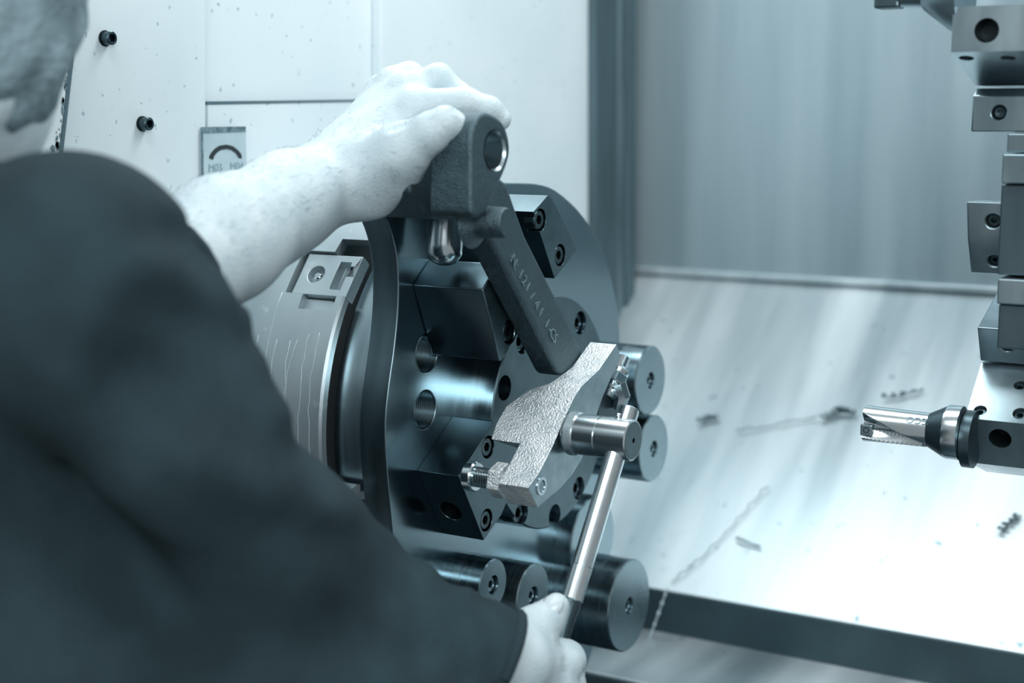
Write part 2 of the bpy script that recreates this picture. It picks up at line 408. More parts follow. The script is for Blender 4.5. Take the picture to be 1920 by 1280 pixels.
# ================================================================== FIXTURE PLATE
TP = .026
outline = [(945, 343), (985, 343), (1010, 345), (1035, 352), (1062, 372), (1090, 400), (1112, 434), (1130, 470), (1145, 515), (1155, 560), (1161, 610), (1163, 660), (1160, 760), (1150, 850),
           (1141, 950), (1132, 1080), (1115, 1210), (1085, 1290), (1000, 1350), (880, 1360), (790, 1290), (752, 1150), (742, 1060), (735, 990), (727, 900), (722, 830), (723, 780), (730, 720),
           (739, 660), (745, 600), (747, 560), (747, 520), (744, 480), (738, 450), (728, 420), (714, 392), (690, 355), (680, 335), (700, 315), (740, 300), (800, 305), (870, 330), (910, 340)]
def smooth_poly(P, it=2):
    for _ in range(it):
        Q = []
        for i in range(len(P)):
            a = P[i]; b = P[(i + 1) % len(P)]
            Q += [(a[0] * .75 + b[0] * .25, a[1] * .75 + b[1] * .25), (a[0] * .25 + b[0] * .75, a[1] * .25 + b[1] * .75)]
        P = Q
    return P
tp = thing('fixture_plate', 'big scalloped steel fixture plate bolted in front of the chuck', 'plate', (0, AY, ZS))
plate = prismX('plate', smooth_poly(outline, 1), 0, -TP, M['ground'], tp, .0009, 2, 25)
holes = [onX(800, 662, 0), onX(797, 768, 0)]
rh = .0165
cut(plate, [(h + np.array([-.03, 0, 0]), (1, 0, 0), rh, .04) for h in holes])
plate.data.materials.append(M['rim'])
for f in plate.data.polygons:
    if abs(f.normal[0]) < .5: f.material_index = 1
for h in holes:   # threaded sleeve inside each hole
    prof = []
    for i in range(13): prof += [(-.0255 + i * .002, rh - .0002), (-.0255 + i * .002 + .001, rh - .0013)]
    lathe('threaded_hole', h, (1, 0, 0), prof, M['thread'], tp, 40, 20)
XH = .038; RH = .108
hub = lathe('hub', (0, AY, ZS), (1, 0, 0), [(-.01, 0), (-.01, RH), (XH - .0012, RH), (XH, RH - .0012), (XH, 0)], M['hub'], tp, 128, 30)
hs = [(1088, 605, 's'), (1085, 915, 's'), (978, 962, 's'), (980, 640, 's'), (946, 727, 'h'), (1040, 967, 'h'), (1120, 770, 'h')]
cut(hub, [(onX(a, b, XH) - np.array([.02, 0, 0]), (1, 0, 0), .0112, .03) for a, b, k in hs])
hub.data.materials.append(M['blockend'])
for f in hub.data.polygons:
    if f.normal[0] > .5: f.material_index = 1
for a, b, k in hs:
    if k == 's': hex_screw(tp, onX(a, b, XH), (1, 0, 0), .0098, .004, M['screw'], .012)

# ---- clamping blocks on the plate
def block(label, poly, X1, screws, group='clamping blocks on the fixture plate', name='clamping_block'):
    P = [onX(a, b, X1) for a, b in poly]; c = sum(P) / len(P)
    t = thing(name, label, 'block', (0, c[1], c[2]), group)
    b = prismX('block_body', poly, X1, 0.0, M['block'], t, .0012, 2)
    cut(b, [((-.02, AY, ZS), (1, 0, 0), RH + .0004, XH + .02)] + [(onX(a, q, X1) - np.array([.012, 0, 0]), (1, 0, 0), .0098, .03) for a, q in screws])
    b.data.materials.append(M['blockend'])
    for f in b.data.polygons:
        if f.normal[0] > .9: f.material_index = 1
    for a, q in screws: hex_screw(t, onX(a, q, X1), (1, 0, 0), .0084, .0012, M['screw'], .010)
    return t, b
block('dark steel block left of the slanting forged bar, two screws in its end', [(905, 543), (934, 493), (944, 497), (986, 590), (948, 666), (938, 678)], .068, [(935, 525), (955, 622)])
block('steel block at upper right behind the slanting forged bar', [(1000, 397), (1027, 366), (1034, 370), (1082, 468), (1040, 522)], .068, [(1013, 412), (1050, 478)])
t3, b3 = block('lower steel block with a pale slanting top beside the jack screw', [(860, 893), (925, 790), (978, 875), (940, 965), (907, 1013)], .042, [(915, 838), (912, 975)])
q0 = onX(860, 893, .042); q1 = onX(907, 1013, .042); dq = (q1 - q0) / np.linalg.norm(q1 - q0); nq = np.array([0, dq[2], -dq[1]])
if nq[1] > 0: nq = -nq
ph = onP(845, 958, q0, nq)
cut(b3, [(ph - nq * .016, nq, .0105, .03)])
lathe('side_bore', ph - nq * .0155, nq, [(0, .0103), (.0150, .0103)], M['thread'], t3, 32)

# ---- counterweights
def weight(label, px, py, rp, X1, groove=False, X0=0.0):
    c = onX(px, py, X1); r = rp * depth(c) / FPX
    t = thing('counterweight', label, 'counterweight', (X0, c[1], c[2]), 'round counterweights on the fixture plate')
    L = X1 - X0; c0 = np.array([X0, c[1], c[2]])
    prof = [(0, 0), (0, r)]
    if groove: prof += [(L * .45, r), (L * .45, r - .0012), (L * .45 + .0012, r - .0012), (L * .45 + .0012, r)]
    rb = .0085
    prof += [(L - .0012, r), (L, r - .0012), (L, rb), (L - .010, rb), (L - .010, 0)]
    o = lathe('weight_body', c0, (1, 0, 0), prof, M['weight'], t, 64, 28)
    hex_screw(t, (X1, c[1], c[2]), (1, 0, 0), .0072, .003, M['weight'], .006)
    return t
weight('round steel counterweight at the right, topmost, its upper side catching light', 1220, 713, 65, .060)
weight('round steel counterweight at the right, just behind the wrench head end', 1226, 841, 63, .060)
weight('pale round counterweight half hidden behind the wrench handle', 1112, 1014, 86, .020)
weight('largest round counterweight, at the bottom right of the plate', 1180, 1135, 87, .072)
weight('small grooved counterweight at the bottom left, next to the dark sleeve', 925, 1096, 49, .040, True)
weight('small counterweight directly behind the thumb of the lower hand', 1000, 1116, 60, .044)

# ================================================================== FORGED WORKPIECE
XE = .112; XB = .0925
te = onX(929, 283, XE)
t = thing('forged_lever', 'dark forged iron lever with a round eye, leaning across the fixture', 'workpiece', onX(1055, 700, XB))
eye = [(905, 210), (918, 211), (932, 218), (944, 229), (952, 245), (957, 268), (957, 290), (951, 312), (943, 332), (933, 352), (922, 377), (910, 400), (903, 407), (893, 409), (885, 403), (884, 380), (884, 340), (885, 305), (884, 275), (886, 245), (893, 222)]
eye_o = prismX('eye', smooth_poly(eye, 1), XE, .074, M['forged'], t, .004, 4, 40)
rb = 36 * depth(te) / FPX
cut(eye_o, [(te - np.array([.08, 0, 0]), (1, 0, 0), rb, .10)])
lathe('machined_bore', te, (1, 0, 0), [(-.0375, rb - .0006), (-.0375, rb - .006), (-.022, rb - .006), (-.022, rb - .0006), (-.002, rb - .0006), (.0, rb + .0008)], M['bored'], t, 48, 30)
bar = [(935, 330), (952, 345), (968, 392), (985, 440), (1045, 560), (1088, 645), (1094, 662), (1086, 680), (1066, 698), (1053, 706), (1046, 698), (1000, 606), (945, 497), (905, 425), (880, 375), (895, 335)]
prismX('bar', bar, XB, .0685, M['forged'], t, .0038, 3, 40)
pp = onX(961, 418, .124)
lathe('pin_boss', (XB - .004, pp[1], pp[2]), (1, 0, 0), [(0, 0), (0, .021), (.003, .018), (.006, .0135), (.009, .0122), (.028, .0118), (.031, .0105), (.031, 0)], M['forged'], t, 40, 50)
a0 = onX(962, 488, XB); a1 = onX(1040, 635, XB)
rt = (a1 - a0) / np.linalg.norm(a1 - a0); upv = np.cross((1, 0, 0), rt)
for s, f in (('N:', .02), ('1', .17), ('2', .25), ('1', .33), ('/', .44), ('4', .55), ('1', .65), ('1', .80), ('-', .87), ('C', .93), ('S', 1.0)):
    place_text('raised_character', s, .0125, .0006, a0 + (a1 - a0) * f + np.array([.0002, 0, 0]), rt, upv, M['stamp'], t)
# support pin below the eye
c = onX(834, 462, .030)
sp_t = thing('support_pin', 'shiny rounded support pin under the forged eye', 'pin', c)
lathe('pin_body', c, (0, .15, 1), [(-.0155, 0), (-.0155, .004), (-.013, .010), (-.006, .0148), (.001, .0155), (.028, .0155), (.028, 0)], M['bright'], sp_t, 40, 60)
prismX('pin_bracket', [(770, 300), (850, 305), (852, 412), (806, 410), (770, 360)], .060, .0, M['forged'], sp_t, .002)

# ================================================================== CLAMP
X1 = .120
st = [((1156, 645), (1164, 668), .094), ((1140, 668), (1157, 686), .094), ((1123, 693), (1146, 708), .094), ((1090, 724), (1130, 745), .090), ((1078, 742), (1122, 768), .074),
      ((1062, 775), (1112, 800), .062), ((1048, 808), (1102, 832), .060), ((1035, 838), (1092, 858), .062), ((1034.5, 839), (1091.5, 859), .090), ((1019, 870), (1074, 888), .090),
      ((1008, 890), (1052, 914), .090), ((990, 914), (1008, 952), .092)]
tcl = thing('strap_clamp', 'bright rough cast clamp arm pressing on the forged bar end', 'clamp', onX(1040, 850, .1))
vs = []; fs = []
for u_, l_, x0 in st:
    a = onX(*u_, X1); b = onX(*l_, X1)
    vs += [a, b, np.array([x0, b[1], b[2]]), np.array([x0, a[1], a[2]])]
for i in range(len(st) - 1):
    for k in range(4): fs.append([i * 4 + k, i * 4 + (k + 1) % 4, i * 4 + 4 + (k + 1) % 4, i * 4 + 4 + k])
n = len(st) - 1; fs += [[0, 1, 2, 3], [n * 4 + k for k in (3, 2, 1, 0)]]
cb = link('clamp_body', mesh('clamp_body', vs, fs), M['cast'], tcl, None, .0022, 3)
cb.data.materials.append(M['cut'])
for f in cb.data.polygons:
    if f.normal[0] > .8: f.material_index = 1
# water drops on the clamp's top
dv = []; df = []
def on_top(u, s):
    i = min(int(u * (len(st) - 1)), len(st) - 2); k = u * (len(st) - 1) - i
    A = np.array(vs[i * 4]) * (1 - k) + np.array(vs[i * 4 + 4]) * k; B = np.array(vs[i * 4 + 3]) * (1 - k) + np.array(vs[i * 4 + 7]) * k
    e = np.array(vs[i * 4 + 4]) - np.array(vs[i * 4]); nn = np.cross(e, (1, 0, 0)); nn /= np.linalg.norm(nn)
    if nn[2] < 0: nn = -nn
    return A * (1 - s) + B * s, nn
for i in range(130):
    p, nn = on_top(random.uniform(.32, .60), random.uniform(.08, .92)); r = random.uniform(.0004, .0012)
    a, b = lathe_data(p - nn * .0001, nn, [(0, r), (r * .4, r * .8), (r * .62, 0)], 8); k = len(dv); dv += a; df += [[j + k for j in f] for f in b]
link('water_drops', mesh('water_drops', dv, df), M['drop'], tcl, 0, kind='stuff')
# jack screw at the clamp foot, lying along the spindle direction
j0 = onX(888, 889, .052); j1 = onX(1015, 911, .120)
print('jack', j0, j1)
jy, jz = j1[1], j1[2]
tj = thing('jack_screw', 'bright threaded jack screw with a nut under the clamp foot', 'bolt', (.045, jy, jz))
prof = [(0, 0), (0, .0115), (.0015, .0125), (.008, .0125), (.0095, .0115), (.0095, .0080)]
x = .0105
while x < .034: prof += [(x, .0086), (x + .0012, .0068)]; x += .0024
prof += [(.034, .0076), (.0712, .0076), (.0712, .0052), (.062, .0052), (.062, 0)]
lathe('threaded_shank', (.0495, jy, jz), (1, 0, 0), prof, M['bright'], tj, 32, 25)
vs2, fs2 = prism_pts([np.array([.0760, jy + math.cos(math.pi / 3 * k + .3) * .0150, jz + math.sin(math.pi / 3 * k + .3) * .0150]) for k in range(6)], (.0115, 0, 0))
link('hex_nut', mesh('hex_nut', vs2, fs2), M['cast'], tj, None, .0012)
# clevis side hardware behind the clamp: swivel pad, nut and short lever
c = onX(1140, 770, .112)
tsw = thing('swivel_pad', 'dark round swivel pad with a faceted bright nut behind the clamp', 'clamp pad', c)
rr = 46 * depth(c) / FPX
lathe('pad', c - np.array([.03, 0, 0]), (1, 0, 0), [(0, 0), (0, rr), (.026, rr), (.028, rr + .002), (.0305, rr + .002), (.032, rr), (.032, 0)], M['collar'], tsw, 40, 30)
n0 = onX(1152, 712, .112); n1 = onX(1172, 664, .112); dn = (n1 - n0) / np.linalg.norm(n1 - n0)
ax, u, v = frame(dn)
vs2, fs2 = prism_pts([n0 - ax * .006 + (u * math.cos(math.pi / 3 * k) + v * math.sin(math.pi / 3 * k)) * .0115 for k in range(6)], ax * .011)
link('hex_nut', mesh('hex_nut', vs2, fs2), M['bright'], tsw, None, .0012)
lathe('stud', n0 - ax * .02, ax, cyl_prof(.045, .006), M['bright'], tsw, 24)
lathe('collar', n0 + ax * .006, ax, [(0, 0), (0, .0085), (.003, .010), (.006, .0085), (.006, 0)], M['bright'], tsw, 24)
q0 = onX(1158, 720, .118); q1 = onX(1160, 765, .118)
link('tongue', mesh('tongue', *tube([q0, (q0 + q1) / 2 + np.array([.004, 0, 0]), q1], [.008, .0075, .006], 8)), M['bright'], tsw, 35)

# ================================================================== SOCKET WRENCH
sk0 = onX(1068, 806, .122); XS1 = .190
for it in range(60):
    if abs(onX(1187, 831, XS1)[1] - sk0[1]) < .001: break
    XS1 += .0006 * (1 if onX(1187, 831, XS1)[1] > sk0[1] else -1)
sy, sz = (sk0[1], (sk0[2] + onX(1187, 831, XS1)[2]) / 2)
LS = XS1 - .122
print('socket', XS1, sy, sz)
rs = 38 * 1.24 / FPX
tw = thing('socket_wrench', 'chrome socket on the clamp nut with a long sliding handle', 'wrench', (.122, sy, sz))
lathe('socket', (.122, sy, sz), (1, 0, 0), [(0, 0), (0, rs * .98), (.002, rs * 1.06), (LS * .16, rs * 1.06), (LS * .18, rs), (LS * .50, rs), (LS * .5, rs - .001), (LS * .52, rs - .001), (LS * .52, rs), (LS - .001, rs), (LS, rs - .001), (LS, 0)], M['chrome'], tw, 64, 28)
lathe('knurled_band', (.122, sy, sz), (1, 0, 0), [(.0025, rs * 1.055), (.003, rs * 1.085), (LS * .15, rs * 1.085), (LS * .155, rs * 1.055)], M['knurl'], tw, 64, 28)
lathe('end_cap', (XS1, sy, sz), (1, 0, 0), [(0, 0), (0, rs - .0015), (.0004, rs - .002), (.0004, .0022), (-.002, .0018), (-.002, 0)], M['blockend'], tw, 48, 28)
XHd = .122 + LS * .80
h0 = np.array([XHd, sy, sz]); hb = onX(1056, 1178, XHd); dh = (hb - h0) / np.linalg.norm(hb - h0)
LH = np.linalg.norm(hb - h0); rhd = 19.5 * 1.2 / FPX
print('handle', depth(h0), depth(hb), LH)
s_at = lambda py: min(np.linspace(0, .3, 600), key=lambda s: abs(640 - FPX * np.dot(h0 + dh * s - CAM, cU) / depth(h0 + dh * s) - py))
sa = s_at(1062); sb = s_at(1125)
lathe('handle_bar', h0, dh, [(-.0275, 0), (-.0275, rhd - .001), (-.0265, rhd), (sa, rhd), (sa, rhd - .0008), (sa + .0008, rhd - .0008), (sa + .0008, rhd * 1.04), (sb, rhd * 1.04), (sb + .001, rhd * .9), (sb + .001, 0)], M['chrome'], tw, 48, 28)
lathe('handle_grip', h0 + dh * sb, dh, [(0, 0), (0, rhd * .92), (.004, rhd * .98), (.012, rhd * .85), (.11, rhd * .8), (.112, 0)], M['collar'], tw, 32, 40)
dp = h0 - dh * .0225 + np.array([-.004, -.006, 0])
c2 = onX(1157, 790, XHd - .004)
lathe('detent_ball', h0 - dh * .0205 + cR * -.0075 - cF * .0045, -cF, [(-.003, 0), (-.002, .0024), (0, .003), (.002, .0024), (.003, 0)], M['bright'], tw, 16, 0)

# ================================================================== TURRET AND TOOLING
XT = .40
def holder(label, px, back, XL, m, X_end=.60, holes=(), screws=(), name='tool_holder', top=None):
    """px: near profile from top to bottom on the plane X=XL; back: how deep it reaches"""
    P = [onX(a, b, XL) for a, b in px]
    poly = P + [P[-1] + np.array([0, back, 0]), P[0] + np.array([0, back, 0])]
    c = sum(P) / len(P); t = thing(name, label, 'tool holder', (XL, c[1], c[2]), 'tool holders on the turret')
    vs, fs = prism_pts(poly, (X_end - XL, 0, 0))
    b = link('holder_body', mesh('holder_body', vs, fs), m, t, None, .0012)
    cs = []
    for (hx, hy, rpx, i, kind) in holes:
        p0, p1 = P[i], P[i + 1]; d = (p1 - p0) / np.linalg.norm(p1 - p0); n = np.array([0, d[2], -d[1]])
        n = n if n[1] < 0 or (abs(n[1]) < .2 and n[2] > 0) else -n
        p = onP(hx, hy, p0, n); r = rpx * depth(p) / FPX
        cs.append((p - n * .02, n, r, .03)); kinds.append((p, n, r, kind, t))
    if cs: cut(b, cs)
    return t
kinds = []
holder('tool holder block at the top right corner with one large open hole', [(1787, 13), (1783, 98), (1829, 160)], .10, XT, M['tool'], holes=[(1850, 57, 23, 0, 'o'), (1812, 109, 14, 1, 's'), (1890, 109, 14, 1, 's')])
holder('flat tool holder with a single round screw below the top block', [(1829, 166), (1823, 180), (1820, 247)], .03, XT, M['tool'], holes=[(1873, 211, 13, 1, 's')])
holder('two sided tool holder with a pale upper and dark lower face', [(1812, 378), (1814, 450), (1820, 511)], .03, XT, M['tool'], holes=[(1862, 415, 14, 0, 's'), (1865, 490, 13, 1, 's')])
holder('wedge shaped tool holder with a bright sloping top', [(1880, 528), (1832, 614), (1838, 676)], .05, XT, M['tool'], holes=[(1888, 650, 12, 1, 's')])
th = holder('drill holder block at the right with a bright sloping top and dark bore', [(1840, 680), (1809, 783), (1814, 866), (1850, 884)], .06, XT, M['tool'], holes=[(1838, 769, 12, 0, 's'), (1912, 722, 11, 0, 's'), (1913, 775, 14, 0, 's'), (1875, 822, 21, 1, 'o')])
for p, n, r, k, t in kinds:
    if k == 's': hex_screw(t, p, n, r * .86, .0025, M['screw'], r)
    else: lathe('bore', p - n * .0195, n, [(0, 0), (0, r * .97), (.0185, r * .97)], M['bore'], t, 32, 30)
t = thing('turret_drum', 'stepped steel turret drum carrying the tool holders at the right edge', 'turret', (.43, .12, 1.2))
Y0 = onX(1884, 300, .432)[1]
for nm, pa, pb, xl, dy in (('drum_step', (1880, 250), (1880, 286), .432, .004), ('drum_step', (1883, 288), (1882, 343), .430, 0), ('drum_step', (1876, 345), (1876, 512), .428, .010), ('drum_step', (1886, 516), (1890, 560), .430, .004), ('drum_step', (1890, 562), (1892, 640), .430, .012)):
    z1 = onX(*pa, xl)[2]; z0 = onX(*pb, xl)[2]
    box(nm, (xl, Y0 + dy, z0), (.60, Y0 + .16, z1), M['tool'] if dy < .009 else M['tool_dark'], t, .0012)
box('drum_core', (.44, Y0 + .161, 1.0), (.60, Y0 + .24, 1.45), M['tool_dark'], t, .003)
# drill
DY = .055
tipc = onY(1624, 790, DY); d1 = onY(1745, 806, DY); d2 = onY(1778, 812, DY); d3 = onY(1806, 816, DY)
dz = (tipc[2] + d3[2]) / 2; Rd = 34 * depth(tipc) / FPX
t = thing('indexable_drill', 'short silver drill with a spiral flute pointing at the fixture', 'drill', (tipc[0], DY, dz))
vs = []; fs = []; NX = 90; NA = 144; Ld = d1[0] - tipc[0]
for i in range(NX + 1):
    x = Ld * i / NX; q = x / Ld; rr0 = Rd * (1 - .08 * q)
    for k in range(NA):
        a = 2 * math.pi * k / NA; r = rr0
        for c0 in (.05, math.pi + .05):                 # two flutes
            ce = c0 - 1.15 * q ** .9; wd = .78 * (1 - .62 * q)
            dd = abs((a - ce + math.pi) % (2 * math.pi) - math.pi) / wd
            if dd < 1:
                e = min(1, (1 - dd) * 3.0); e = e * e * (3 - 2 * e); r = min(r, rr0 * (1 - .58 * e * (1 - max(0, q - .6) * 2.2)))
        vs.append((tipc[0] + x, DY - math.cos(a) * r, dz + math.sin(a) * r))
for i in range(NX):
    for k in range(NA): fs.append([i * NA + k, i * NA + (k + 1) % NA, (i + 1) * NA + (k + 1) % NA, (i + 1) * NA + k])
fs += [[k for k in range(NA)], [NX * NA + k for k in range(NA)][::-1]]
link('fluted_body', mesh('fluted_body', vs, fs), M['drill'], t, 40)
X0d = tipc[0]
lathe('cone', (d1[0] - .001, DY, dz), (1, 0, 0), [(0, 0), (0, Rd * .92), ((d2[0] - d1[0]) * .15, Rd * 1.0), (d2[0] - d1[0], Rd * 1.42), (d2[0] - d1[0], 0)], M['collar'], t, 48, 30)
lathe('shank_flange', (d2[0] - .001, DY, dz), (1, 0, 0), [(0, 0), (0, Rd * 1.42), (.002, Rd * 1.46), ((d3[0] - d2[0]), Rd * 1.46), ((d3[0] - d2[0]), 0)], M['drill'], t, 48, 30)
lathe('shank_collar', (d3[0] - .0005, DY + .010, dz - .006), (1, 0, 0), [(0, 0), (0, Rd * 1.55), (.008, Rd * 1.55), (.008, 0)], M['collar'], t, 48, 30)
ix = np.array([X0d + .004, DY - Rd * .80, dz - Rd * .25])
box('carbide_insert', (X0d - .0012, DY - Rd * .80, dz - Rd * .55), (X0d + .009, DY - Rd * .62, dz + Rd * .10), M['tool'], t, .0012)
hex_screw(t, (X0d + .004, DY - Rd * .80, dz - Rd * .22), (0, -1, 0), .0028, 0, M['screw'], .001, 'insert_screw')
pt = onP(1722, 788, (0, DY - Rd * .80, dz), np.array([0, -1.0, 0]))
na = math.radians(40); nn = np.array([0, -math.cos(na), math.sin(na)]); pt = np.array([pt[0], DY, dz]) + nn * Rd * .945
place_text('lettering', 'SECO', .0085, .0002, pt, (-1, 0, 0), np.cross(nn, (-1, 0, 0)), M['inkfaint'], t)
# tool gripped in the top holder
y9 = onX(1783, 50, XT)[1] + .03
q = onY(1783, 10, y9)
t = thing('turning_tool', 'stubby turning tool poking left from the top corner block', 'cutting tool', q)
zt = q[2] + .012
lathe('tool_shank', (XT + .002, y9, zt), (-1, 0, 0), [(0, 0), (0, .034), (.010, .031), (.030, .016), (.032, .013), (.050, .012), (.050, 0)], M['tool'], t, 40, 30)
box('tool_tip', (XT - .066, y9 - .009, zt - .013), (XT - .046, y9 + .009, zt + .002), M['tool_dark'], t, .002)

# ================================================================== PERSON
def smin(a, b, k):
    h = np.clip(.5 + .5 * (b - a) / k, 0, 1); return b * (1 - h) + a * h - k * h * (1 - h)
def capsule(P, a, b, ra, rb):
    a = np.array(a, np.float32); b = np.array(b, np.float32); ab = b - a
    t = np.clip((P - a) @ ab / (ab @ ab + 1e-9), 0, 1)
    return np.linalg.norm(P - a - t[..., None] * ab, axis=-1) - (ra + (rb - ra) * t)
def ellipsoid(P, c, axes, rad):
    q = (P - np.array(c, np.float32)) @ np.array(axes, np.float32).T / np.array(rad, np.float32)
    l = np.linalg.norm(q, axis=-1); return (l - 1) * min(rad)
def nets(fn, lo, hi, h):
    lo = np.array(lo); n = np.ceil((np.array(hi) - lo) / h).astype(int) + 1
    ax = [lo[i] + h * np.arange(n[i]) for i in range(3)]
    P = np.stack(np.meshgrid(*ax, indexing='ij'), -1).astype(np.float32)
    D = fn(P); del P
    S = D < 0
    c = n - 1
    def sub(A, i, j, k): return A[i:i + c[0], j:j + c[1], k:k + c[2]]
    cnt = sum(sub(S, i, j, k).astype(np.int8) for i in (0, 1) for j in (0, 1) for k in (0, 1))
    act = (cnt > 0) & (cnt < 8)
    idx = -np.ones(c, np.int64); I = np.argwhere(act); idx[act] = np.arange(len(I))
    acc = np.zeros((len(I), 3)); num = np.zeros(len(I))
    cor = [(i, j, k) for i in (0, 1) for j in (0, 1) for k in (0, 1)]
    for a in cor:
        for b in cor:
            if sum(abs(x - y) for x, y in zip(a, b)) == 1 and a < b:
                da = D[I[:, 0] + a[0], I[:, 1] + a[1], I[:, 2] + a[2]]; db = D[I[:, 0] + b[0], I[:, 1] + b[1], I[:, 2] + b[2]]
                m = (da < 0) != (db < 0); t = np.where(m, da / (da - db + 1e-12), 0)
                pt = np.array(a) + t[:, None] * (np.array(b) - np.array(a)); acc[m] += pt[m]; num[m] += 1
    verts = lo + h * (I + acc / num[:, None])
    F = []
    for d in range(3):
        e = [0, 0, 0]; e[d] = 1; u, v = (d + 1) % 3, (d + 2) % 3
        A = S[:S.shape[0] - e[0], :S.shape[1] - e[1], :S.shape[2] - e[2]]; B = S[e[0]:, e[1]:, e[2]:]
        E_ = np.argwhere(A != B); E_ = E_[(E_[:, u] > 0) & (E_[:, v] > 0) & (E_[:, u] < c[u]) & (E_[:, v] < c[v]) & (E_[:, d] < c[d])]
        if not len(E_): continue
        inside = S[E_[:, 0], E_[:, 1], E_[:, 2]]
        def cell(du, dv):
            q = E_.copy(); q[:, u] -= du; q[:, v] -= dv; return idx[q[:, 0], q[:, 1], q[:, 2]]
        Q = np.stack([cell(0, 0), cell(1, 0), cell(1, 1), cell(0, 1)], 1)
        Q[~inside] = Q[~inside][:, ::-1]; F.append(Q)
    F = np.concatenate(F); F = F[(F >= 0).all(1)]
    return verts, F
def build(name, parts, m, parent, **kw):
    vs = np.concatenate([p[0] for p in parts]); k = 0; fs = []
    for v, f in parts: fs.append(f + k); k += len(v)
    fs = np.concatenate(fs)
    me = bpy.data.meshes.new(name); me.vertices.add(len(vs)); me.vertices.foreach_set('co', vs.astype(np.float32).ravel())
    me.loops.add(fs.size); me.loops.foreach_set('vertex_index', fs.astype(np.int32).ravel())
    me.polygons.add(len(fs)); me.polygons.foreach_set('loop_start', (np.arange(len(fs)) * 4).astype(np.int32))
    me.polygons.foreach_set('loop_total', np.full(len(fs), 4, np.int32)); me.update(calc_edges=True); me.validate()
    me.polygons.foreach_set('use_smooth', [True] * len(me.polygons))
    return link(name, me, m, parent, **kw)
def sdf(prims, P, creases=()):
    D = None
    for q in prims:
        if q[0] == 'c': _, a, b, ra, rb, k = q; d = capsule(P, a, b, ra, rb)
        else: _, c, axs, rad, k = q; d = ellipsoid(P, c, axs, rad)
        D = d if D is None else smin(D, d, k)
    for a, b, r, dep in creases:
        d = capsule(P, a, b, 0, 0); D = D + dep * np.exp(-(d / r) ** 2)
    return D
def A(px, py, d): return at(px, py, d)
def bounds(prims, pad=.012):
    L = []; H = []
    for q in prims:
        if q[0] == 'c': 
            for p, r in ((q[1], q[3]), (q[2], q[4])): L.append(np.array(p) - r); H.append(np.array(p) + r)
        else: L.append(np.array(q[1]) - max(q[3])); H.append(np.array(q[1]) + max(q[3]))
    return np.min(L, 0) - pad, np.max(H, 0) + pad
mm = .001
# ---- left arm and hand lying over the forged eye
LH_ = []
DS = .050
def C(a, b, ra, rb, k=.008): LH_.append(('c', A(a[0], a[1], a[2] - DS), A(b[0], b[1], b[2] - DS), ra * mm, rb * mm, k))
C((250, 560, 1.02), (420, 447, 1.10), 44, 41, .02)
C((420, 447, 1.10), (540, 375, 1.16), 41, 33, .02)
C((540, 375, 1.16), (640, 332, 1.205), 33, 28, .02)
C((420, 470, 1.13), (600, 355, 1.21), 34, 27, .02)
C((640, 325, 1.205), (690, 285, 1.215), 28, 27, .02)
C((640, 330, 1.22), (700, 270, 1.235), 26, 25, .02)
# metacarpals
C((665, 305, 1.205), (778, 203, 1.205), 25, 15.5, .014)
C((660, 292, 1.22), (765, 172, 1.225), 24, 15.5, .014)
C((660, 285, 1.235), (738, 160, 1.248), 23, 14.5, .014)
C((655, 290, 1.25), (715, 172, 1.268), 21, 13.5, .014)
# index
C((778, 203, 1.205), (872, 192, 1.200), 14.5, 11.8, .007)
C((872, 192, 1.200), (917, 206, 1.202), 11.3, 10.2, .004)
C((917, 206, 1.202), (938, 224, 1.206), 10.0, 8.6, .004)
# middle
C((765, 172, 1.225), (822, 148, 1.226), 13.5, 12.0, .007)
C((822, 148, 1.226), (862, 182, 1.228), 11.6, 10.4, .005)
C((862, 182, 1.228), (885, 215, 1.232), 10.2, 8.8, .005)
# ring
C((738, 160, 1.248), (768, 144, 1.250), 12.8, 11.6, .007)
C((768, 144, 1.250), (815, 185, 1.252), 11.2, 10.0, .005)
C((815, 185, 1.252), (840, 222, 1.254), 10, 8.6, .005)
# little
C((715, 172, 1.268), (735, 165, 1.272), 11.5, 10, .007)
C((735, 165, 1.272), (775, 200, 1.274), 9.6, 8.2, .005)
# thumb
C((680, 330, 1.195), (752, 285, 1.165), 27, 21, .016)
C((700, 350, 1.20), (745, 325, 1.185), 22, 18, .016)
C((752, 285, 1.165), (805, 250, 1.152), 19, 15, .010)
C((805, 250, 1.152), (835, 232, 1.150), 14, 13.0, .006)
C((835, 232, 1.150), (853, 234, 1.151), 12.4, 9.6, .004)
B = lambda x, y, d: A(x, y, d - DS)
cr = [(B(748, 203, 1.185), B(792, 222, 1.17), .0045, .0042), (B(748, 225, 1.165), B(785, 222, 1.165), .003, .0016), (B(738, 240, 1.15), B(782, 228, 1.15), .0030, .0028), (B(735, 250, 1.15), B(770, 233, 1.15), .003, .0015),
      (B(873, 180, 1.175), B(875, 210, 1.175), .0022, .0012), (B(918, 190, 1.18), B(912, 212, 1.18), .002, .0008), (B(836, 205, 1.13), B(846, 222, 1.128), .002, .0007)]
def fhand(P): return sdf(LH_, P, cr)
parts = [nets(fhand, *bounds(LH_), .0019)]
